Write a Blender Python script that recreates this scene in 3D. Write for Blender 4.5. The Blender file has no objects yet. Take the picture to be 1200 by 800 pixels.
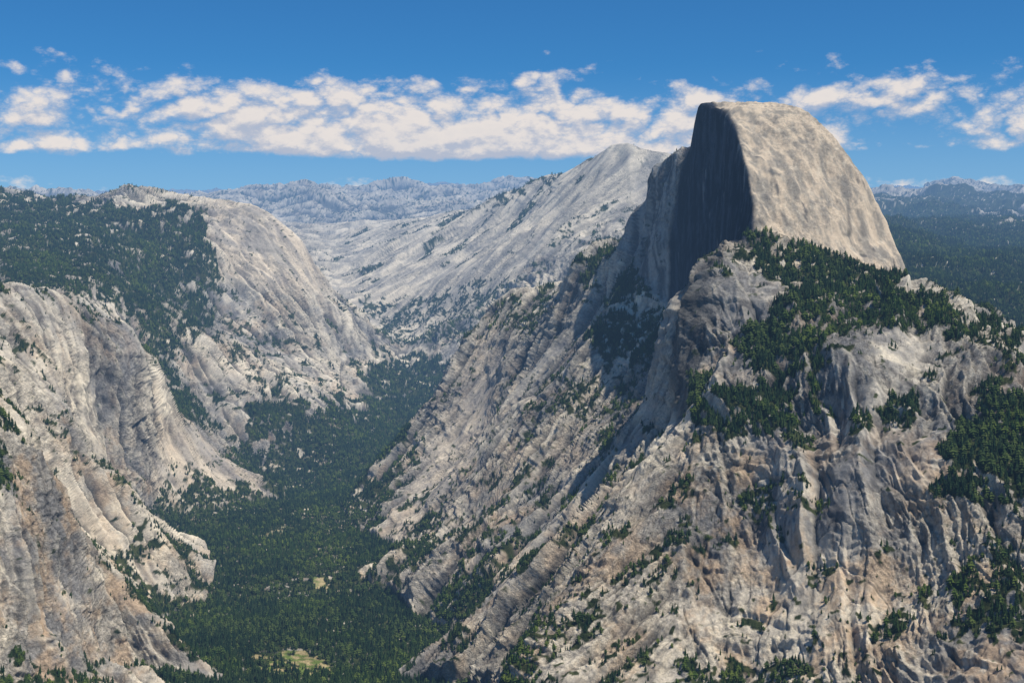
import bpy, math, time
import numpy as np
from mathutils import Vector
from mathutils.geometry import delaunay_2d_cdt
T0=time.time()
F=1600.0; CX=600.0; HY=320.0
rng=np.random.default_rng(7)

# ---------------------------------------------------------------- noise
_perm=np.random.default_rng(3).permutation(256).astype(np.int32)
_perm=np.concatenate([_perm,_perm,_perm])
_g=np.random.default_rng(5).normal(size=(256,3)).astype(np.float32)
_g/=np.linalg.norm(_g,axis=1)[:,None]
def _perlin(p):
    i=np.floor(p).astype(np.int32); f=(p-i).astype(np.float32)
    i&=255
    w=f*f*f*(f*(f*6-15)+10)
    res=[]
    for dx in (0,1):
        a=_perm[(i[:,0]+dx)&255]
        for dy in (0,1):
            b=_perm[(a+i[:,1]+dy)&255]
            for dz in (0,1):
                h=_perm[(b+i[:,2]+dz)&255]
                g=_g[h]
                res.append(g[:,0]*(f[:,0]-dx)+g[:,1]*(f[:,1]-dy)+g[:,2]*(f[:,2]-dz))
    wx,wy,wz=w[:,0],w[:,1],w[:,2]
    l=lambda a,b,t:a+(b-a)*t
    x00=l(res[0],res[1],wz); x01=l(res[2],res[3],wz)
    x10=l(res[4],res[5],wz); x11=l(res[6],res[7],wz)
    return l(l(x00,x01,wy),l(x10,x11,wy),wx)*1.6
def noise(P,wl,off=0.0):
    out=np.empty(len(P),np.float32)
    C=100000
    for s in range(0,len(P),C):
        out[s:s+C]=_perlin((P[s:s+C]/wl+off).astype(np.float64))
    return out
def fbm(P,wl,off,n=3,g=.6):
    o=0;a=1;t=0
    for k in range(n):
        o=o+a*noise(P,wl/2.1**k,off+k*1.7);t+=a*a;a*=g
    return o/math.sqrt(t)
def sstep(a,b,x):
    t=np.clip((x-a)/(b-a),0,1); return t*t*(3-2*t)

# ------------------------------------------------ terrain lines in image coordinates
# (image pixel x, image pixel y, estimated depth in metres), unprojected from the viewpoint
L=[]
def line(pts,con=False): L.append((pts,con))
# valley floor
line([(520,1000,2300),(440,800,3267),(360,700,4126),(350,640,4700),(400,590,5300),(430,545,5950),(468,505,6700),(484,460,7600),(492,418,8400)])
line([(200,1000,2300),(280,800,3267),(250,700,4100),(240,640,4650)])
# right foot of valley
line([(560,1000,2300),(560,806,3150),(540,765,3420),(470,700,4000),(412,665,4320),(425,625,4760),(478,565,5640),(504,500,6700),(512,455,7500)])
# ridge under the dome (left body of it)
line([(738,290,4850),(700,292,5000),(665,322,5150),(640,346,5250),(612,350,5350),(590,345,5500),(568,372,5600),(548,410,5650),(530,445,5700),(500,512,5750)])
line([(560,500,5000),(600,450,5000),(650,400,4850),(700,350,4800)])
line([(470,640,4500),(560,620,4050),(650,550,3900),(680,450,4300),(750,385,4400)])
line([(740,460,3950),(700,560,3500),(640,640,3350),(590,700,3280)])
# gully between
line([(800,366,4150),(790,430,3800),(772,500,3400),(735,575,3060),(690,670,2850),(640,760,2760),(600,850,2620),(580,1000,2350)])
# prow
line([(846,276,3580),(842,310,3480),(836,350,3400),(826,400,3300),(815,445,3230),(803,490,3150),(800,540,3020),(795,600,2900),(785,680,2780),(775,800,2630),(760,1000,2300)],True)
# spur crest right of the prow
line([(846,276,3580),(862,284,3590),(885,286,3600),(940,298,3600),(1000,328,3600),(1045,338,3620)])
line([(1068,338,3760),(1080,356,3550),(1120,372,3350),(1200,397,3100),(1320,440,2900),(1600,500,2700)])
line([(862,330,3380),(900,360,3300),(960,380,3230),(1040,385,3250)])
line([(850,430,3170),(900,430,3150),(1000,430,3000),(1100,440,2920),(1200,470,2800),(1400,520,2600)])
line([(830,520,3000),(900,520,2960),(1000,550,2780),(1100,560,2700),(1200,590,2580),(1400,620,2400)])
line([(850,650,2800),(950,680,2660),(1050,690,2580),(1200,720,2380),(1400,760,2200)])
line([(850,800,2600),(1000,800,2450),(1100,800,2350),(1200,800,2250),(1400,850,2050)])
line([(850,1000,2250),(1000,1000,2150),(1200,1000,2000),(1500,1000,1850)])
# half dome: rim, skyline, body, foot, back
line([(820,122,4250),(836,127,4150),(852,137,4040),(862,152,3930),(868,175,3850),(876,205,3760),(882,238,3690),(881,262,3640)],True)
line([(796,354,4330),(804,362,4200),(818,352,4060),(837,334,3930),(853,316,3820),(864,298,3720),(873,283,3660)],True)
line([(820,122,4250),(845,123,4300),(870,118,4280),(905,118,4180),(940,127,4080),(965,145,4020),(985,170,3970),(1010,205,3920),(1025,235,3880),(1040,275,3840),(1055,305,3800),(1068,335,3765)],True)
line([(885,200,3790),(900,165,3920),(925,215,3780),(950,180,3900),(985,230,3840),(1010,280,3790)])
line([(900,262,3660),(940,270,3680),(980,295,3680),(1020,315,3690),(1050,330,3700)])
line([(850,150,4480),(905,160,4440),(950,185,4300),(990,230,4150),(1030,290,4020),(1062,340,3900)])
line([(860,260,4900),(920,290,4800),(1000,320,4600),(1070,360,4200)])
line([(820,122,4250),(813,150,4320),(808,175,4370),(801,190,4430),(790,182,4520),(775,194,4620),(763,206,4700),(756,230,4750),(746,265,4800),(738,290,4850)],True)
line([(744,300,4640),(762,328,4480),(780,346,4390)])
line([(790,240,4800),(775,260,4900),(760,290,5000)])
# behind ridge
line([(740,330,5500),(700,340,5700),(650,385,5900),(600,400,6300),(560,440,6600)])
line([(800,320,5800),(900,330,6000),(1000,350,5600)])
# far right
line([(1100,385,4600),(1200,425,4200),(1400,480,3800)])
line([(1080,330,5800),(1200,385,5000),(1400,400,4800)])
line([(1040,282,8000),(1120,292,8000),(1200,300,7600),(1400,320,7600)])
line([(1030,262,9500),(1090,268,9500),(1130,282,9000),(1160,270,9600),(1200,262,10000)])
line([(1090,290,8700),(1150,300,8400)])
line([(1030,243,12500),(1080,239,13000),(1150,258,11500),(1200,258,11800),(1400,262,12000)])
line([(1030,233,20000),(1060,230,20000),(1085,229,20000),(1100,221,20000),(1128,215,20000),(1150,226,20000),(1165,222,20000),(1200,234,20000),(1400,225,22000)])
line([(1030,247,24000),(1200,247,24000)])
line([(1160,222,38000),(1180,218,38000),(1200,221,38000),(1300,225,38000)])
# left near cliff
line([(-120,400,3000),(-40,440,3050),(0,482,3100),(50,560,3150),(100,640,3220),(150,690,3310),(205,765,3420)])
line([(-100,640,2700),(0,620,2880),(60,700,2980),(110,760,3100),(140,805,3200)])
line([(-100,820,2500),(0,820,2680),(60,850,2800),(100,1000,2300),(0,1000,2200),(-300,1000,2000)])
line([(-100,440,3500),(0,500,3480),(50,585,3550),(100,660,3650),(140,710,3780),(175,745,3700)])
# column body
line([(-150,345,4300),(0,345,4500),(60,345,4700),(100,360,4900),(165,395,5200),(182,440,5400),(215,488,5500),(255,520,5560),(300,560,5600),(335,586,5480)])
line([(-100,440,3900),(0,430,4000),(60,480,4150),(110,560,4420),(140,640,4680)])
line([(200,598,5080),(260,596,5180),(150,635,4740)])
line([(60,410,4450),(110,450,4700),(150,500,4950),(190,550,5150)])
line([(0,380,5400),(80,375,5450),(150,395,5600),(190,445,5800),(218,485,6000),(245,510,6100),(310,550,6000),(350,578,5750)])
# watkins body
line([(-200,300,6500),(0,300,6400),(100,310,6400),(200,350,6450)])
line([(-200,240,7600),(0,255,7400),(100,268,7400),(190,285,7300),(236,292,7250)])
line([(-200,215,8300),(0,215,8300),(30,218,8300),(60,234,8200),(120,236,8000),(160,221,8000),(200,226,8000),(240,236,7950),(265,232,7850),(300,235,7700),(335,254,7620),(360,276,7600),(372,318,7600),(395,345,7700),(430,375,7900),(465,410,8150)])
line([(240,258,7600),(262,275,7500),(285,288,7440),(320,300,7400),(352,318,7400)])
line([(236,300,7200),(262,338,7170),(290,352,7150),(330,368,7150),(370,388,7200),(410,415,7350),(445,437,7550)])
line([(240,400,6700),(300,420,6700),(370,450,6800),(420,470,6900)])
line([(270,478,6150),(300,500,6050),(380,510,6250),(430,500,6600)])
line([(-200,260,10000),(0,260,10000),(150,270,10000),(300,300,9300),(380,360,9000),(430,390,9000)])
# clouds rest
line([(465,398,8800),(500,400,8600),(560,380,8300),(600,350,8000),(680,310,7900),(740,280,8000),(850,280,8000)])
line([(400,335,9900),(450,350,9300),(520,325,9100),(600,285,8900),(680,240,8700),(740,225,8700)])
line([(360,262,13000),(400,262,12600),(450,258,12000),(500,250,11400),(545,238,10900),(600,222,10300),(650,204,9700),(690,183,9300),(718,168,9050),(735,162,9000),(752,172,9000),(775,180,9000),(800,184,9000),(900,215,9000),(1000,250,9000)])
line([(400,290,11300),(480,290,10600),(560,275,9900),(630,245,9400)])
line([(330,275,14500),(450,280,14500),(600,270,13500),(735,240,12500),(900,260,12000),(1000,275,11500)])
# far crests
line([(-300,232,16000),(0,232,16000),(60,224,16000),(100,233,16000),(200,232,17000),(300,236,17000),(330,230,17500),(342,218,17500),(352,213,17500),(385,220,18000),(410,226,18000),(440,222,18500),(480,217,19000),(495,223,19000),(520,219,20000),(560,222,20000),(610,215,20000),(700,218,20000)])
line([(330,244,22500),(440,244,23000),(560,244,24000)])
line([(480,226,30000),(505,217,30000),(520,213,30000),(535,217,30000),(560,224,30000)])
line([(-600,260,45000),(600,258,45000),(1800,258,45000)])
line([(330,250,15500),(400,250,15500),(470,248,15500)])
# outer
line([(-2000,400,2000),(-2000,300,8000),(-2000,230,20000),(-2000,300,60000),(600,300,60000),(3200,300,60000),(3200,230,20000),(3200,300,8000),(3200,500,2000)])
line([(-2000,3000,300),(600,3000,300),(3200,3000,300),(-400,1300,1400),(600,1300,1500),(1600,1300,1400)])
V=[];Z=[];E=[]
key={}
for pts,con in L:
    prev=None
    for px,py,Y in pts:
        k=(px,py,Y)
        if k not in key:
            key[k]=len(V); V.append(Vector(((px-CX)/F*Y,Y))); Z.append((HY-py)/F*Y)
        i=key[k]
        if con and prev is not None: E.append((prev,i))
        prev=i
ov,oe,of,orv,_,_=delaunay_2d_cdt(V,E,[],0,1e-3)
ovz=[]
for k,v in enumerate(ov):
    if orv[k]: ovz.append(Z[orv[k][0]])
    else:
        d=sorted(((v-V[j]).length,Z[j]) for j in range(len(V)))[:3]
        ovz.append(sum(z/(dd+1) for dd,z in d)/sum(1/(dd+1) for dd,z in d))

# ------------------------------------------------------------ base grid
NU=1080
u_in=np.linspace(-0.392,0.392,NU)
u_out=0.392+np.cumsum(np.linspace(0.0012,0.028,70))
U=np.concatenate([-u_out[::-1],u_in,u_out])
Yc=np.concatenate([np.linspace(300,1800,30,endpoint=False),np.linspace(1800,5800,900,endpoint=False),
   np.linspace(5800,10000,420,endpoint=False),np.geomspace(10000,58000,260)])
NC=len(U);NR=len(Yc)
H=np.full((NR,NC),-900.0)
for f in of:
    a,b,c=[ov[i] for i in f[:3]]; za,zb,zc=[ovz[i] for i in f[:3]]
    us=[p.x/p.y for p in (a,b,c)]; ys=[p.y for p in (a,b,c)]
    i0,i1=np.searchsorted(U,min(us)-1e-4),np.searchsorted(U,max(us)+1e-4)
    j0,j1=np.searchsorted(Yc,min(ys)-.1),np.searchsorted(Yc,max(ys)+.1)
    if i1<=i0 or j1<=j0: continue
    Y=Yc[j0:j1][:,None]; X=U[i0:i1][None,:]*Y
    det=(b.y-c.y)*(a.x-c.x)+(c.x-b.x)*(a.y-c.y)
    if abs(det)<1e-6: continue
    w1=((b.y-c.y)*(X-c.x)+(c.x-b.x)*(Y-c.y))/det
    w2=((c.y-a.y)*(X-c.x)+(a.x-c.x)*(Y-c.y))/det
    w3=1-w1-w2
    m=(w1>=-1e-5)&(w2>=-1e-5)&(w3>=-1e-5)
    z=w1*za+w2*zb+w3*zc
    H[j0:j1,i0:i1][m]=z[m]
def blur1(A,r,axis):
    k=np.exp(-0.5*(np.arange(-2*r,2*r+1)/r)**2);k/=k.sum()
    pad=[(0,0),(0,0)];pad[axis]=(2*r,2*r)
    B=np.pad(A,pad,mode='edge');o=np.zeros_like(A)
    n=A.shape[axis]
    for t,w in enumerate(k):
        o+=w*(B[t:t+n] if axis==0 else B[:,t:t+n])
    return o
soft=blur1(blur1(H,7,0),8,1)
hard=blur1(blur1(H,2,0),1,1)
PX=CX+F*U[None,:]+0*Yc[:,None]; YY=Yc[:,None]+0*U[None,:]
hdm=sstep(715,745,PX)*(1-sstep(1075,1110,PX))*sstep(3050,3250,YY)*(1-sstep(5200,5600,YY))
hdm=np.maximum(hdm,0.8*sstep(13000,14500,YY))
hdm=np.maximum(hdm,0.9*sstep(680,710,PX)*(1-sstep(800,830,PX))*sstep(8300,8600,YY))
H=soft*(1-hdm)+hard*hdm
# adaptive sampling along each bearing
NRW=1560
w=np.sqrt((np.diff(Yc)[:,None]*0.22)**2+np.diff(H,axis=0)**2)/(0.5*(Yc[1:]+Yc[:-1]))[:,None]
w=blur1(w,1,0); w=blur1(w,8,1)+1e-5
w[Yc[:-1]<1800]*=0.1
cum=np.vstack([np.zeros((1,NC)),np.cumsum(w,0)]); cum/=cum[-1:]
t=np.linspace(0,1,NRW)
Yg=np.empty((NRW,NC));Hg=np.empty((NRW,NC))
for j in range(NC):
    Yg[:,j]=np.interp(t,cum[:,j],Yc); Hg[:,j]=np.interp(Yg[:,j],Yc,H[:,j])
P=np.stack([U[None,:]*Yg,Yg,Hg],-1)
def normals(P):
    du=np.gradient(P,axis=1);dv=np.gradient(P,axis=0)
    n=np.cross(du,dv); n/=np.linalg.norm(n,axis=-1)[...,None]+1e-9
    return n
N=normals(P)
for a in range(3): N[...,a]=blur1(N[...,a],3,0)
for a in range(3): N[...,a]=blur1(N[...,a],3,1)
N/=np.linalg.norm(N,axis=-1)[...,None]
px0=CX+F*P[...,0]/P[...,1]; py0=HY-F*P[...,2]/P[...,1]; Y0=P[...,1]
nz=N[...,2]
shp=px0.shape
def poly(pts,x,y):
    inside=np.zeros(x.shape,bool)
    n=len(pts)
    for i in range(n):
        x1,y1=pts[i];x2,y2=pts[(i+1)%n]
        if y1==y2: continue
        c=((y1>y)!=(y2>y))&(x<(x2-x1)*(y-y1)/(y2-y1)+x1)
        inside^=c
    return inside.astype(np.float32)
def soften(A,r=4): return blur1(blur1(A.astype(float),r,0),r,1)
# region masks
floor=sstep(0.90,0.97,nz)*(1-sstep(-700,-560,P[...,2]))*(Y0>1800)*(Y0<8500)
dome=poly([(820,100),(1000,100),(1100,345),(1040,336),(960,292),(884,272),(882,262),(842,320),(795,368),(778,350),(800,200)],px0,py0)*(Y0>3600)*(Y0<4600)
dome=soften(dome,3)
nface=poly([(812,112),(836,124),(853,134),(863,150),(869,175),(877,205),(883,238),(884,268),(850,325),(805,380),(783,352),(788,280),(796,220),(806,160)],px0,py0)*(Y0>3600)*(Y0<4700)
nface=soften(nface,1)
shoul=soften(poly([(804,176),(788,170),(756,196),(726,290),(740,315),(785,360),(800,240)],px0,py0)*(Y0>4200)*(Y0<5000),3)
prow_shade=soften(poly([(846,282),(840,350),(826,410),(806,480),(792,500),(798,430),(806,370),(835,310)],px0,py0)*(Y0>3050)*(Y0<4100)*(N[...,0]<-.2),3)
cr=sstep(8000,8600,Y0)*(1-sstep(12500,14000,Y0))*sstep(340,400,px0)*(1-sstep(960,1000,px0))
smooth=soften(poly([(238,250),(265,228),(310,232),(345,255),(372,290),(385,340),(340,345),(290,335),(255,300)],px0,py0)*(Y0>6800)*(Y0<8500),6)
smooth=np.maximum(smooth,.8*soften(poly([(185,500),(215,492),(255,520),(300,560),(338,588),(260,596),(205,592),(180,560)],px0,py0)*(Y0>4800)*(Y0<5700),5))
smooth=np.maximum(smooth,.8*soften(poly([(480,590),(500,530),(540,470),(575,400),(600,400),(580,470),(560,540),(520,600),(450,660),(430,650)],px0,py0)*(Y0>3800)*(Y0<6000),8))
rough=np.ones(shp)
rough*=1-0.97*floor
rough*=1-0.88*dome
rough*=1-0.50*cr
rough*=1-0.45*smooth
rough*=1-0.3*shoul
Pf=P.reshape(-1,3).astype(np.float32)
# --- displacement along joint systems
d1=np.array([-0.62,-0.28,-0.73]);d1/=np.linalg.norm(d1)
d2=np.array([0.08,-0.35,-0.93]);d2/=np.linalg.norm(d2)
d3=np.array([0.55,-0.25,-0.80]);d3/=np.linalg.norm(d3)
n1_=np.cross(d1,np.array([-.45,-.55,.7]));n1_/=np.linalg.norm(n1_)
if n1_[0]<0:n1_=-n1_
n2_=np.array([1.,-.1,.15]);n2_/=np.linalg.norm(n2_)
n3_=np.cross(d3,np.array([.4,-.6,.7]));n3_/=np.linalg.norm(n3_)
if n3_[0]<0:n3_=-n3_
jm=(1-sstep(770,830,px0))*sstep(380,460,px0)*(Y0<6500)+cr*1.0
jm=np.clip(jm,0,1)
left=((px0<400)&(Y0<8300)).ravel()
def aniso(Pf,d,k):
    return (Pf-(Pf@d)[:,None]*d[None,:]*(1-1/k)).astype(np.float32)
A1=aniso(Pf,d1,7);A2=aniso(Pf,d2,5);A3=aniso(Pf,d3,6)
A2=np.where(left[:,None],A3,A2)
wx=noise(Pf,260,11.3)*40
wx2=noise(Pf,90,2.3)*14
jf=jm.ravel()
pn2=np.where(left,Pf@n3_,Pf@n2_)
disp=np.zeros(len(Pf),np.float32)
for wl,amp in ((900,55),(430,22),(210,10)):
    n=noise(Pf+wx[:,None]*np.array([1,0,.5],np.float32),wl,wl*.01)
    disp+=amp*(0.45-np.abs(n)*1.5)
for wl,amp in ((330,32),):
    n=noise(A1+wx[:,None]*.8,wl,2.2)*jf+noise(A2+wx[:,None]*.8,wl,5.5)*(1-jf)
    disp+=amp*(0.45-np.abs(n)*1.6)
def saw(x,e=.84):
    f=x-np.floor(x)
    return np.where(f<e,f/e,(1-f)/(1-e))
crf=cr.ravel()
patch=sstep(-.30,.35,fbm(Pf,330,6.6,4,.65)); patch=.30+.74*patch
disp+=crf*120*(saw((Pf@n1_+wx*2.5)/620)-.5)*np.clip(.6+noise(Pf,1100,3.3),0,1.2)
disp+=crf*46*(saw((Pf@n1_+wx*1.5+noise(Pf,400,9.1)*80)/230)-.5)
for wl,amp in ((190,28),(83,17),(37,8.5),(17,4.)):
    mod=np.clip(.50+noise(Pf,wl*2.2,wl*.3)*1.8,0,1.3)
    if wl<60: mod=mod*(.3+.7*patch)
    x1=(Pf@n1_+wx*.9+wx2*.9+noise(A1,wl*1.1,4.4)*wl*.55)/wl
    x2=(pn2+wx*1.2+wx2*1.+noise(A2,wl*1.1,6.4)*wl*.65)/wl
    disp+=amp*mod*((saw(x1)-.5)*jf+(saw(x2)-.5)*(1-jf))*1.15
# sheeting ledges
tz=Pf@np.array([.25,.1,1.],np.float32)
for wl,amp in ((120,9),(52,6.),(23,3.4)):
    mod=np.clip(noise(Pf,wl*2.6,wl*.7)*2.4+.15,0,1.2)
    disp-=amp*mod*(saw((tz+noise(Pf,wl*1.6,wl*.9)*wl*.8+wx*.6)/wl)-.5)
# open cracks
crack=np.zeros(len(Pf),np.float32)
for wl,wd,dp in ((95,.045,5.),(44,.06,3.2),(22,.09,2.)):
    n=noise(np.where((jf>.5)[:,None],A1,A2)+wx2[:,None]*.5,wl,wl*.77)
    c_=(1-sstep(0,wd,np.abs(n)))*sstep(-.1,.3,noise(Pf,wl*3,wl*.17))
    disp-=dp*c_; crack=np.maximum(crack,c_)
n=noise(Pf+wx2[:,None],70,21.1); c_=(1-sstep(0,.05,np.abs(n)))*sstep(0,.35,noise(Pf,200,1.9))
disp-=3*c_; crack=np.maximum(crack,c_*.8)
st=0
for wl,amp in ((170,13),(75,7),(34,5.),(15,3.)):
    n1=noise(A1+wx[:,None]*0.4,wl,3.3+wl*.01); n2=noise(A2+wx[:,None]*0.4,wl,7.7+wl*.01)
    n=n1*jf+n2*(1-jf)
    disp+=amp*(0.4-np.abs(n)*1.6)*(patch if wl<60 else 1)
    if wl<100: st=st+n*(wl/75)**.3
for wl,amp in ((60,4),(26,3.4),(12,2.8),(6,1.9)):
    n=noise(Pf,wl,1.7+wl*.1)
    disp+=amp*n*patch
    if wl==26: n26=n
    if wl==12: n12=n
far=(sstep(12000,16000,Y0)).ravel()
disp+=far*(260*(0.25-np.abs(noise(Pf,2600,5.1)))+190*(0.25-np.abs(noise(Pf,1100,8.1)))+90*(.25-np.abs(noise(Pf,500,2.1)))+25*noise(Pf,220,2.1))
rr_=((px0>1000)&(Y0>6000)&(Y0<16000)).ravel()
disp+=rr_*(110*(.3-np.abs(noise(Pf,1500,5.5)))+40*noise(Pf,600,5.5))
near=np.clip((Y0-1800)/400,0,1).ravel()
crest=1-0.6*np.exp(-((px0-738)/60)**2)*(Y0>8000)
cav=disp.copy()
disp=disp.astype(np.float64)*rough.ravel()*near*crest.ravel()
dd=dome.ravel()
shell=(Pf@np.array([.15,-.3,1.],np.float32)+noise(Pf,150,3.9)*60)/80
A2d=aniso(Pf,np.array([.02,-.25,-.97]),6)
disp+=dd*(1-.7*nface.ravel())*(9*noise(Pf,140,4.4)+5*(0.4-np.abs(noise(A2d,60,9.4)))*2+2.2*(0.4-np.abs(noise(A2d,24,5.4)))*2+7*saw(shell)*np.clip(noise(Pf,180,6.6)*2.5,0,1)+1.*noise(Pf,30,3.4))
P2=P+N*disp.reshape(shp)[...,None]
P2[:, :, 1]=np.maximum(P2[:,:,1],100)
N2=normals(P2)
px=CX+F*P2[...,0]/P2[...,1]; py=HY-F*P2[...,2]/P2[...,1]; Yv=P2[...,1]
nz2=N2[...,2]
nzs=soften(nz2,2)
# --------------------------------------------------------- vegetation
P2f=P2.reshape(-1,3).astype(np.float32)
nA=noise(P2f,240,3.1).reshape(shp); nB=noise(P2f,80,6.1).reshape(shp); nC=noise(P2f,28,9.1).reshape(shp)
jx=px+nA*26+nB*12+nC*5; jy=py+nB*24+nC*9+nA*10
veg=np.zeros(shp)
def vp(pts,val,ymin=0,ymax=1e9,brk=.3):
    global veg
    m=poly(pts,jx,jy)*(Yv>ymin)*(Yv<ymax)*sstep(-.95+brk*.7,-.55+brk*1.0,nB*.9+nC*.8+nA*.3)
    veg=np.maximum(veg,m*val)
vp([(0,225),(60,232),(120,240),(180,245),(232,244),(250,290),(262,330),(235,385),(182,392),(120,350),(60,338),(0,340)],1.,5300,12000,.3)
vp([(-60,228),(0,228),(0,345),(-80,345)],0.8,5300)
vp([(170,385),(230,400),(215,430),(240,500),(215,490),(185,440)],0.9,5300)
vp([(290,470),(400,470),(480,495),(500,520),(440,590),(340,600),(300,560),(285,520)],0.95,5000,1e9,.25)
vp([(425,440),(470,415),(525,425),(528,480),(480,505),(430,470)],0.95,6000)
vp([(870,272),(950,280),(1010,300),(1072,345),(1000,350),(930,338),(880,312)],.95,3000,3700,.3)
vp([(900,345),(965,340),(968,400),(962,480),(905,515),(840,508),(808,495),(855,440),(890,400)],1.,2500,3600,.3)
vp([(960,350),(1080,350),(1200,385),(1200,415),(1060,385),(960,385)],0.85,2700,3700,.5)
vp([(660,322),(700,290),(745,298),(742,340),(700,352),(668,340)],1.,4300,5300,.1)
vp([(742,325),(775,360),(742,400),(705,440),(690,400)],0.85,3900,5300,.3)
vp([(800,355),(795,400),(755,440),(738,420),(770,375)],0.95,3800,5300,.1)
vp([(1085,585),(1105,510),(1200,455),(1280,470),(1280,600),(1150,590)],1.,2200,3200,.35)
vp([(980,475),(1070,465),(1065,500),(990,508)],0.9,2200,3200,.3)
vp([(1130,680),(1200,660),(1200,740),(1100,740)],0.8,2000,3200,.4)
vp([(860,590),(930,540),(960,600),(900,640)],0.6,2200,3200,.5)
vp([(640,440),(700,430),(720,470),(670,500)],0.6,3500,5300,.5)
vp([(0,485),(35,520),(45,560),(20,610),(-60,620),(-60,470)],0.9,2700,3400,.3)
vp([(0,760),(60,780),(130,800),(130,860),(0,860)],0.8,2400,3400,.3)
vp([(570,350),(640,345),(655,370),(600,390),(572,380)],0.6,4800,5800)
vp([(560,232),(600,210),(650,198),(640,214),(590,236),(545,246)],0.9,9000,12500,.1)
vp([(430,365),(520,345),(600,330),(600,350),(500,375),(450,380)],0.7,8000,11000,.5)
vp([(450,385),(560,365),(600,350),(560,395),(480,410)],0.6,7800,11000,.6)
veg=np.maximum(veg,0.97*(px>1000)*(Yv>4100)*(Yv<15000)*sstep(-.65,-.45,nA*.8+nB*.3+noise(P2f,900,4.1).reshape(shp)*.9*(Yv>7000)))
veg=np.maximum(veg,0.35*(Yv>14000)*(nA>0))
fl=floor
meadow=np.zeros(shp)
meadow=np.maximum(meadow,poly([(305,772),(350,764),(378,768),(384,786),(350,792),(318,788),(300,780)],px+nC*14,py+nC*9+nB*6)*(Yv<4300)*(nC+nB>-.35))
meadow=np.maximum(meadow,0.5*poly([(305,628),(345,612),(350,617),(310,633)],px+nB*9,py+nC*5)*(Yv<6300)*(nC>0))
meadow=np.maximum(meadow,0.9*poly([(366,676),(380,676),(384,690),(370,690)],px+nC*6,py+nC*4)*(Yv<5000))
veg=np.maximum(veg,sstep(0.2,0.6,fl)*(.97-.30*sstep(.1,.4,nA+.4*nB)))
ledge=sstep(0.62,0.84,nzs)*sstep(0,0.4,nB+0.5*nA+nC*.4)
bare=np.clip(1-dome-.8*smooth-.75*cr-shoul*.6,0,1)
veg=np.maximum(veg,ledge*0.72*bare*(Yv<9000))
low=(1-sstep(-840,-640,P2[...,2]))*(Yv<7500)*sstep(-0.2,0.3,nA+nB*.8+nC*.4)
veg=np.maximum(veg,low*0.8)
sp=sstep(0.18,0.40,nB+nC*.4+nA*.3)*sstep(0.42,0.62,nzs)
veg=np.maximum(veg,sp*0.66*bare*(Yv<8500))
veg=np.maximum(veg,.17*bare*(Yv<8500)*sstep(-.2,.3,nA+nC))
nj=noise(aniso(P2f,d1,6),120,8.8).reshape(shp)
veg=np.maximum(veg,cr*.75*sstep(.20,.36,nj+.3*nB)*sstep(-.3,.2,nA)*(Yv<12500))
veg*=sstep(0.30,0.5,nzs)
veg*=1-dome*(1-0.25*sstep(250,330,py)*(nB>0.2))
veg*=1-np.clip(meadow*1.3,0,1)*0.97
veg=np.clip(veg,0,1)
warm=np.clip(sstep(420,640,py)*(0.40+0.60*(px>780))+0.9*sstep(220,120,px)*(py>480)*(Yv<3900)+.30+0.6*nA,0,1)
# ------------------------------------------------------------ rock colour per vertex (mineral colour, lichen, water stains, relief tone, painted shade)
def L3(a,b,t): t=t.reshape(-1,1).astype(np.float32); return a*(1-t)+np.asarray(b,np.float32)*t
def base(r,g_,b_): return np.tile(np.array([r,g_,b_],np.float32),(len(P2f),1))
col=base(.27,.255,.24)
b1=fbm(P2f,420,1.1,5,.62); m1=fbm(P2f,70,5.2,4,.7)
col=L3(col,(.60,.53,.43),sstep(-.36,.34,b1))
col=L3(col,(.80,.70,.54),.9*sstep(.02,.68,m1*.7+b1*.6))
stv=st/1.2
col=L3(col,col*np.array([.40,.40,.42],np.float32),.8*sstep(.05,.65,-stv-.1*m1))
col=L3(col,(.80,.70,.555),.55*sstep(.3,.85,stv))
wf=warm.ravel()
col=L3(col,(.60,.42,.26),.68*wf*sstep(-.20,.5,fbm(P2f,120,7.7,5,.7)))
# black and rust water streaks down the fall line
AS=np.where((jf>.5)[:,None],aniso(P2f,d1,11),np.where(left[:,None],aniso(P2f,d3,9),aniso(P2f,d2,11)))
ws=noise(AS,19,5.2)+.6*noise(AS,9,2.7)
wsm=sstep(-.1,.4,fbm(P2f,190,13.1,3,.6))
col=L3(col,col*np.array([.32,.32,.35],np.float32),.75*sstep(.28,.65,ws)*wsm)
col=L3(col,(.80,.72,.58),.5*sstep(.25,.6,-ws)*wsm)
lich=fbm(P2f,36,3.7,4,.78)
col=L3(col,(.10,.098,.098),.55*sstep(.38,.95,lich)*patch)
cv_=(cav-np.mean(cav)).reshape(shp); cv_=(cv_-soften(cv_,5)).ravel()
col=L3(col,(.08,.077,.073),.75*sstep(1.8,10,-cv_))  # darker in hollows of the relief, paler on raised parts below
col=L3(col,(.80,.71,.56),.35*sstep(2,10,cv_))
col=L3(col,(.06,.06,.057),.5*crack)
n34=fbm(aniso(P2f,d1,8),80,4.9,4,.65)
sl=L3(base(.42,.38,.33),(.80,.70,.55),sstep(-.45,.30,n34))
sl=L3(sl,(.17,.17,.155),.8*sstep(.36,.8,fbm(aniso(P2f,d1,5),50,9.9,3,.7)))
sl=L3(sl,(.30,.28,.26),.6*sstep(.1,.6,fbm(aniso(P2f,d1,5),300,4.2,3,.6)))
col=L3(col,sl,.88*crf)
sm2=L3(base(.38,.335,.295),(.79,.66,.50),sstep(-.45,.35,fbm(A2,70,2.2,4,.7)))
sm2=L3(sm2,(.19,.18,.17),.55*sstep(.3,.8,fbm(A2,110,6.2,4,.7)))
col=L3(col,sm2,.75*smooth.ravel()*(1-.6*crack))
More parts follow.
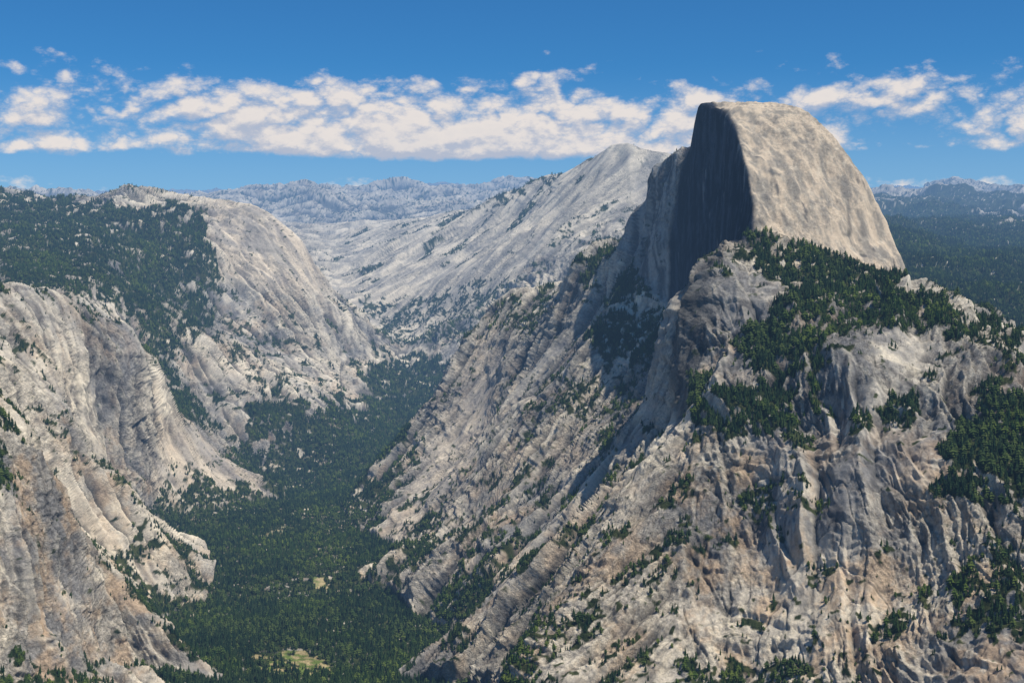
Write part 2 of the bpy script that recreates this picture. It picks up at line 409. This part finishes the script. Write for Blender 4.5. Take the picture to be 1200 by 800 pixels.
A2v=aniso(P2f,np.array([.02,-.25,-.97]),8)
s1=fbm(A2v,30,6.1,4,.66); s2=fbm(P2f,120,8.3,5,.65); s3=fbm(P2f,30,2.8,3,.7)
dc=L3(base(.34,.295,.24),(.67,.54,.395),sstep(-.5,.30,s1))
dc=L3(dc,(.27,.245,.215),.65*sstep(.10,.6,s2))
dc=L3(dc,(.76,.655,.505),.45*sstep(.25,.8,s3))
dc=L3(dc,(.12,.115,.11),.85*sstep(.50,.85,fbm(A2v,48,12.1,3,.65)))
dc=L3(dc,(.10,.095,.09),.7*sstep(.10,.0,np.abs(noise(P2f,160,14.2)))*sstep(.1,.5,noise(P2f,140,2.9)))
col=L3(col,dc,.95*np.clip(dd,0,1))
face_shade=L3(base(.007,.012,.024),(.048,.060,.085),sstep(-.30,.6,fbm(A2v,26,1.4,4,.75)))  # shade of the dome's steep face, painted into its colour
face_shade=L3(face_shade,(.24,.245,.255),.7*sstep(.50,.78,fbm(aniso(P2f,np.array([.02,-.25,-.97]),14),34,5.5,3,.7)))
col=L3(col,face_shade,.98*np.clip(nface.ravel(),0,1))
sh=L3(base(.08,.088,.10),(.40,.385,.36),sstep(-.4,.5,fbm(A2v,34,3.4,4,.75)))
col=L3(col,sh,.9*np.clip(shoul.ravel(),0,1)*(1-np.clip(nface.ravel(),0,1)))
col=L3(col,sh*.4,.85*np.clip(prow_shade.ravel(),0,1))  # shadow on the prow's left side, painted as darker colour
vgf=veg.ravel()
scr=sstep(-.02,.14,.75*n26+.5*n12-(.59-1.0*vgf-.12*sstep(.45,.85,nzs.ravel())))
gcol=L3(base(.026,.040,.017),(.070,.080,.032),sstep(-.5,.5,noise(P2f,45,7.2)))
col=L3(col,gcol,scr*(1-.8*dd)*(1-.5*crf*(vgf<.2)))
mf=meadow.ravel()
mc=L3(base(.15,.20,.05),(.45,.36,.19),sstep(-.1,.2,n26))
col=L3(col,mc,mf)
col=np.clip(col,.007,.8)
# ------------------------------------------------------------ mesh split
idx=np.arange(NRW*NC).reshape(shp)
quads=np.stack([idx[:-1,:-1],idx[:-1,1:],idx[1:,1:],idx[1:,:-1]],-1).reshape(-1,4)
def cen(A): return (0.25*(A[:-1,:-1]+A[1:,:-1]+A[:-1,1:]+A[1:,1:])).ravel()
cd=cen(dome)>0.5; cY=cen(Y0); cf=cen(floor.astype(float))>0.5
cls=np.where(cd,1,np.where(cf,2,np.where(cY>14000,3,np.where((cY>7900)&(cen(px0)>420),4,0))))
col4=np.concatenate([col,np.ones((len(col),1),np.float32)],1).astype(np.float32)
def make(name,sel,mat):
    q=quads[sel]; used,inv=np.unique(q,return_inverse=True); q=inv.reshape(-1,4)
    me=bpy.data.meshes.new(name)
    co=P2f[used]
    me.vertices.add(len(co)); me.vertices.foreach_set('co',co.ravel())
    me.loops.add(q.size); me.loops.foreach_set('vertex_index',q.ravel().astype(np.int32))
    me.polygons.add(len(q)); me.polygons.foreach_set('loop_start',(np.arange(len(q))*4).astype(np.int32))
    me.polygons.foreach_set('loop_total',np.full(len(q),4,np.int32))
    me.polygons.foreach_set('use_smooth',np.ones(len(q),bool))
    me.update()
    at=me.attributes.new('rock_and_shade','FLOAT_COLOR','POINT'); at.data.foreach_set('color',col4[used].ravel())
    for nm,A in (('dome',dome),('patch',patch.reshape(shp)*(1-.4*smooth))):
        at=me.attributes.new(nm,'FLOAT','POINT'); at.data.foreach_set('value',A.reshape(-1)[used].astype(np.float32))
    me.normals_split_custom_set_from_vertices(N2.reshape(-1,3)[used].astype(np.float32))
    me.materials.append(mat)
    ob=bpy.data.objects.new(name,me); bpy.context.scene.collection.objects.link(ob)
    return ob
# ------------------------------------------------------------ node helper
class NB:
    def __init__(s,nt): s.nt=nt; nt.nodes.clear()
    def n(s,typ,**k):
        x=s.nt.nodes.new(typ)
        for a,b in k.items(): setattr(x,a,b)
        return x
    def set(s,sock,v):
        if isinstance(v,bpy.types.NodeSocket): s.nt.links.new(v,sock)
        else: sock.default_value=v
    def m(s,op,a,b=0.0,c=None,clamp=False):
        x=s.n('ShaderNodeMath',operation=op,use_clamp=clamp); s.set(x.inputs[0],a); s.set(x.inputs[1],b)
        if c is not None: s.set(x.inputs[2],c)
        return x.outputs[0]
    def mix(s,f,a,b,bt='MIX'):
        x=s.n('ShaderNodeMix',data_type='RGBA',blend_type=bt,clamp_factor=True)
        s.set(x.inputs[0],f); s.set(x.inputs[6],a); s.set(x.inputs[7],b); return x.outputs[2]
    def vm(s,op,a,b=None):
        x=s.n('ShaderNodeVectorMath',operation=op); s.set(x.inputs[0],a)
        if b is not None: s.set(x.inputs[1],b)
        return x.outputs['Value'] if op in('DOT_PRODUCT','LENGTH') else x.outputs[0]
    def noise(s,v,sc,det=4,ro=.55,dist=0.):
        x=s.n('ShaderNodeTexNoise'); s.set(x.inputs['Vector'],v); x.inputs['Scale'].default_value=sc
        x.inputs['Detail'].default_value=det; x.inputs['Roughness'].default_value=ro; x.inputs['Distortion'].default_value=dist
        return x.outputs[0]
    def mr(s,v,a,b,c=0.,d=1.,smooth=True):
        x=s.n('ShaderNodeMapRange',interpolation_type='SMOOTHSTEP' if smooth else 'LINEAR'); s.set(x.inputs[0],v)
        x.inputs[1].default_value=a;x.inputs[2].default_value=b;s.set(x.inputs[3],c);s.set(x.inputs[4],d); return x.outputs[0]
    def attr(s,nm,o='Fac'):
        x=s.n('ShaderNodeAttribute',attribute_name=nm); return x.outputs[o]
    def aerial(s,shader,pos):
        # painted haze: blue glow mixed into the surface by distance from the origin
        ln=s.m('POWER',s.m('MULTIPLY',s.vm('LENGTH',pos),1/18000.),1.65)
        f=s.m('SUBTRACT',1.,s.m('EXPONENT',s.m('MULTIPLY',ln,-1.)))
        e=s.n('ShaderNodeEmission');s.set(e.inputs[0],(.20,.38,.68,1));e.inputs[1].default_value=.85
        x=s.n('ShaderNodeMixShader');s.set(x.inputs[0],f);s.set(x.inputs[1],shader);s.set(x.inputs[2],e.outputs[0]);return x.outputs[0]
def C(r,g,b): return (r,g,b,1)
def terrain_mat(name):
    mat=bpy.data.materials.new(name); mat.use_nodes=True; b=NB(mat.node_tree)
    try: mat.cycles.emission_sampling='NONE'
    except Exception as e: pass
    geo=b.n('ShaderNodeNewGeometry'); pos=geo.outputs['Position']
    dm=b.attr('dome'); pt=b.attr('patch'); col=b.attr('rock_and_shade','Color')
    fine=b.noise(pos,1/8,4,.75)
    k=b.mr(fine,.32,.68,.58,1.38,False)
    cc=b.n('ShaderNodeCombineColor');b.set(cc.inputs[0],k);b.set(cc.inputs[1],k);b.set(cc.inputs[2],k)
    col=b.mix(b.m('MULTIPLY',b.mr(dm,0,1,1.,.6,False),b.mr(pt,.3,.9,.5,1.)),col,b.mix(1.,col,cc.outputs[0],'MULTIPLY'))
    h=b.m('MULTIPLY',b.noise(pos,1/14,6,.74,.3),b.m('MULTIPLY',b.mr(dm,0,1,17.,6.,False),pt))
    bp=b.n('ShaderNodeBump'); bp.inputs['Strength'].default_value=1.; bp.inputs['Distance'].default_value=1.; b.set(bp.inputs['Height'],h)
    bs=b.n('ShaderNodeBsdfDiffuse'); b.set(bs.inputs['Color'],col); bs.inputs['Roughness'].default_value=.6
    b.set(bs.inputs['Normal'],bp.outputs[0])
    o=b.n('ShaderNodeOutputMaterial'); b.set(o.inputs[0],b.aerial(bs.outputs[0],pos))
    return mat
rock=terrain_mat('granite_rock')
make('granite_dome',cls==1,rock); make('valley_floor',cls==2,rock); make('distant_mountains',cls==3,rock)
make('granite_mountain_ridge',cls==4,rock); make('mountain_terrain',cls==0,rock)
# ---------------------------------------------------------------- trees
def tree_mat(name,c1,c2):
    m=bpy.data.materials.new(name);m.use_nodes=True;b=NB(m.node_tree)
    try: m.cycles.emission_sampling='NONE'
    except Exception: pass
    oi=b.n('ShaderNodeObjectInfo'); geo=b.n('ShaderNodeNewGeometry')
    col=b.mix(oi.outputs['Random'],c1,c2)
    col=b.mix(b.mr(b.noise(geo.outputs['Position'],1/260,2),.45,.65),col,b.mix(1.,col,C(1.45,1.40,.95),'MULTIPLY'))
    bs=b.n('ShaderNodeBsdfDiffuse');b.set(bs.inputs['Color'],col)
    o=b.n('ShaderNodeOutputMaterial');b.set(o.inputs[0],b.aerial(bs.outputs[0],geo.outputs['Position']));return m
mt=tree_mat('conifer_foliage',C(.012,.030,.017),C(.040,.064,.028))
mt2=tree_mat('oak_foliage',C(.032,.056,.020),C(.075,.10,.032))
mb=bpy.data.materials.new('bark');mb.use_nodes=True
mb.node_tree.nodes['Principled BSDF'].inputs['Base Color'].default_value=C(.12,.08,.055)
kinds=bpy.data.collections.new('tree_kinds')
def cone_tree(name,seed,wid,tiers,mat,rnd=False):
    r=np.random.default_rng(seed);vs=[];fs=[];mi=[]
    for k in range(5):
        a=k*2*math.pi/5; vs.append((.018*math.cos(a),.018*math.sin(a),-.15))
    vs.append((0,0,.75))
    for k in range(5): fs.append((k,(k+1)%5,5)); mi.append(1)
    for t_ in range(tiers):
        f0=t_/tiers; zb=.10+.78*f0**.95; zt=min(1.0,zb+(.34 if not rnd else .28)*(1-f0*.45))
        if rnd: R=wid*math.sqrt(max(.05,1-(2*f0-.75)**2))*(.85+.3*r.random())
        else: R=wid*(1-f0)**.8*(.85+.3*r.random())+.015
        n=9; base_=len(vs); ox,oy=(r.random(2)-.5)*wid*.25; ph=r.random()*6
        for k in range(n):
            a=ph+k*2*math.pi/n; rr=R*(1.15 if k%2 else .62)*(.8+.4*r.random())
            vs.append((ox+rr*math.cos(a),oy+rr*math.sin(a),zb-.03*(k%2)+.02*r.random()))
        vs.append((ox*.3,oy*.3,zt)); vs.append((ox*.3,oy*.3,zb+.06))
        for k in range(n):
            fs.append((base_+k,base_+(k+1)%n,base_+n)); mi.append(0)
            fs.append((base_+(k+1)%n,base_+k,base_+n+1)); mi.append(0)
    me=bpy.data.meshes.new(name); me.from_pydata(vs,[],fs); me.materials.append(mat); me.materials.append(mb)
    me.polygons.foreach_set('material_index',mi)
    ob=bpy.data.objects.new(name,me); kinds.objects.link(ob)
cone_tree('conifer_a',1,.18,5,mt);cone_tree('conifer_b',2,.14,6,mt);cone_tree('conifer_c',3,.22,5,mt);cone_tree('oak_d',4,.32,4,mt2,True)
a_=P2[:-1,:-1];b_=P2[:-1,1:];c_=P2[1:,:-1]
area=np.abs((b_[...,0]-a_[...,0])*(c_[...,1]-a_[...,1])-(b_[...,1]-a_[...,1])*(c_[...,0]-a_[...,0])).ravel()
slopef=1/np.clip(cen(nzs),.35,1)
cv=cen(veg); cYv=cen(Yv); cu=(cen(px)-CX)/F; cnA=cen(nA)
# only plant slopes that can be seen from about the viewpoint
vis=((P2[...,2]+22)/P2[...,1])>=np.maximum.accumulate(P2[...,2]/P2[...,1],axis=0)-0.012
dens=np.where(cYv<3800,1/55.,np.where(cYv<6500,1/85.,1/150.))*np.where(cYv>9000,0.4,1)*cv**1.6
ok=(np.abs(cu)<.40)&(cYv>2000)&(cYv<12500)&vis[:-1,:-1].ravel()
lam=area*slopef*dens*ok
tot=lam.sum()
if tot>320000: lam*=320000/tot
cnt=rng.poisson(np.minimum(lam,6))
fi=np.repeat(np.arange(len(cnt)),cnt)
fr=fi//(NC-1);fc_=fi%(NC-1)
s_=rng.random(len(fi));t_=rng.random(len(fi))
g=lambda r,c:P2[r,c]
pp=(g(fr,fc_)*((1-s_)*(1-t_))[:,None]+g(fr,fc_+1)*(s_*(1-t_))[:,None]+g(fr+1,fc_)*((1-s_)*t_)[:,None]+g(fr+1,fc_+1)*(s_*t_)[:,None])
vv=cv[fi]
hgt=(9+15*rng.random(len(fi))**1.4)*(0.5+0.6*vv)
hgt*=np.where(cYv[fi]>6500,1.15,1)
me=bpy.data.meshes.new('conifer_forest');me.vertices.add(len(pp));me.vertices.foreach_set('co',pp.astype(np.float32).ravel())
at=me.attributes.new('hgt','FLOAT','POINT');at.data.foreach_set('value',hgt.astype(np.float32))
kk=rng.choice([0,0,1,1,2],len(fi))
kk=np.where(rng.random(len(fi))<np.where(cnA[fi]>.12,.35,.10),3,kk)
at=me.attributes.new('kind','INT','POINT');at.data.foreach_set('value',kk.astype(np.int32))
at=me.attributes.new('rot','FLOAT','POINT');at.data.foreach_set('value',(rng.random(len(fi))*6.283).astype(np.float32))
me.update()
fo=bpy.data.objects.new('conifer_forest',me);bpy.context.scene.collection.objects.link(fo)
ng=bpy.data.node_groups.new('forest','GeometryNodeTree')
ng.interface.new_socket('Geometry',in_out='INPUT',socket_type='NodeSocketGeometry');ng.interface.new_socket('Geometry',in_out='OUTPUT',socket_type='NodeSocketGeometry')
gi=ng.nodes.new('NodeGroupInput');go=ng.nodes.new('NodeGroupOutput')
ci=ng.nodes.new('GeometryNodeCollectionInfo');ci.inputs[0].default_value=kinds;ci.inputs[1].default_value=True;ci.inputs[2].default_value=True
ip=ng.nodes.new('GeometryNodeInstanceOnPoints');ip.inputs['Pick Instance'].default_value=True
def na(nm,dt):
    x=ng.nodes.new('GeometryNodeInputNamedAttribute');x.data_type=dt;x.inputs[0].default_value=nm
    return x.outputs[0]
cxyz=ng.nodes.new('ShaderNodeCombineXYZ')
ng.links.new(na('rot','FLOAT'),cxyz.inputs[2])
ng.links.new(gi.outputs[0],ip.inputs['Points']);ng.links.new(ci.outputs[0],ip.inputs['Instance'])
ng.links.new(na('kind','INT'),ip.inputs['Instance Index']);ng.links.new(cxyz.outputs[0],ip.inputs['Rotation'])
ng.links.new(na('hgt','FLOAT'),ip.inputs['Scale']);ng.links.new(ip.outputs[0],go.inputs[0])
md=fo.modifiers.new('forest','NODES');md.node_group=ng
# ------------------------------------------------------------ light
SA=math.radians(121);SE=math.radians(60)
D=Vector((math.sin(SA)*math.cos(SE),math.cos(SA)*math.cos(SE),math.sin(SE)))
sl_=bpy.data.lights.new('sun','SUN');sl_.energy=5.0;sl_.angle=math.radians(.5);sl_.color=(1,.95,.84)
so=bpy.data.objects.new('sun',sl_);so.rotation_euler=D.to_track_quat('Z','Y').to_euler();bpy.context.scene.collection.objects.link(so)
# ------------------------------------------------------------ world sky
wd=bpy.data.worlds.new('World');bpy.context.scene.world=wd;wd.use_nodes=True;b=NB(wd.node_tree)
sky=b.n('ShaderNodeTexSky',sky_type='NISHITA');sky.sun_disc=False;sky.sun_elevation=SE;sky.sun_rotation=SA
sky.altitude=2200;sky.air_density=1.0;sky.dust_density=.5;sky.ozone_density=2.0
tc=b.n('ShaderNodeTexCoord');sx=b.n('ShaderNodeSeparateXYZ');b.set(sx.inputs[0],tc.outputs['Generated'])
az=b.m('ARCTAN2',sx.outputs[0],sx.outputs[1]); el=b.m('ARCSINE',sx.outputs[2])
skc=b.mix(1.,sky.outputs[0],C(.30,.86,1.30),'MULTIPLY')
# sky colour mixed paler towards the horizon
skc=b.mix(b.mr(el,.155,.02,0.,.62),skc,C(4.2,6.6,9.6))
def cl(de,seed,sa,se,det=5,ro=.55):
    cb=b.n('ShaderNodeCombineXYZ');b.set(cb.inputs[0],b.m('MULTIPLY',az,sa));b.set(cb.inputs[1],b.m('MULTIPLY',b.m('ADD',el,de),se));cb.inputs[2].default_value=seed
    return b.noise(cb.outputs[0],1.,det,ro,.0)
def billow(x): return b.m('ABSOLUTE',b.m('MULTIPLY',b.m('SUBTRACT',x,.5),2.))
hump=b.m('EXPONENT',b.m('MULTIPLY',b.m('POWER',b.m('MULTIPLY',b.m('SUBTRACT',az,.07),1/.16),2.),-1.))
def density(de):
    e=b.m('ADD',el,de)
    big=cl(de,5.3,7,17,3) 
    n=b.m('ADD',b.m('MULTIPLY',big,.62),b.m('MULTIPLY',billow(cl(de,8.1,19,36,2)),.38))
    n=b.m('ADD',n,b.m('MULTIPLY',billow(cl(de,3.1,50,84,5,.6)),.24))
    n=b.m('ADD',n,b.m('MULTIPLY',cl(de,1.1,100,170,5,.65),.12))
    v=b.m('MULTIPLY',b.mr(e,.072,.090),b.mr(e,.190,.118))
    v2=b.m('MULTIPLY',b.mr(e,.040,.052),b.mr(e,.084,.056))
    v=b.m('MAXIMUM',v,b.m('MULTIPLY',v2,.76))
    v=b.m('MULTIPLY',v,b.m('ADD',.44,b.m('MULTIPLY',hump,.05)))
    return b.m('SUBTRACT',b.m('ADD',n,v),.800)
d0=density(0.);dU=density(.009)
al=b.mr(d0,-.03,.15,0.,.95)
lit=b.mr(b.m('SUBTRACT',d0,dU),-.08,.10)
lit=b.m('SUBTRACT',lit,b.mr(d0,.14,.40,0.,.20),clamp=True)
ccol=b.mix(lit,C(6.2,6.8,8.3),C(11.2,10.3,9.7))
skf=b.mix(al,skc,ccol)
bg=b.n('ShaderNodeBackground');b.set(bg.inputs[0],skf);bg.inputs[1].default_value=.074
o=b.n('ShaderNodeOutputWorld');b.set(o.inputs[0],bg.outputs[0])
# ------------------------------------------------------------ camera
cam=bpy.data.cameras.new('camera');cam.lens=48;cam.sensor_width=36;cam.shift_y=-(400-HY)/1200;cam.clip_start=1;cam.clip_end=200000
co=bpy.data.objects.new('camera',cam);co.rotation_euler=(math.pi/2,0,0);bpy.context.scene.collection.objects.link(co)
bpy.context.scene.camera=co
sc=bpy.context.scene;sc.view_settings.view_transform='Standard';sc.view_settings.look='None';sc.view_settings.exposure=0
print('done',time.time()-T0)
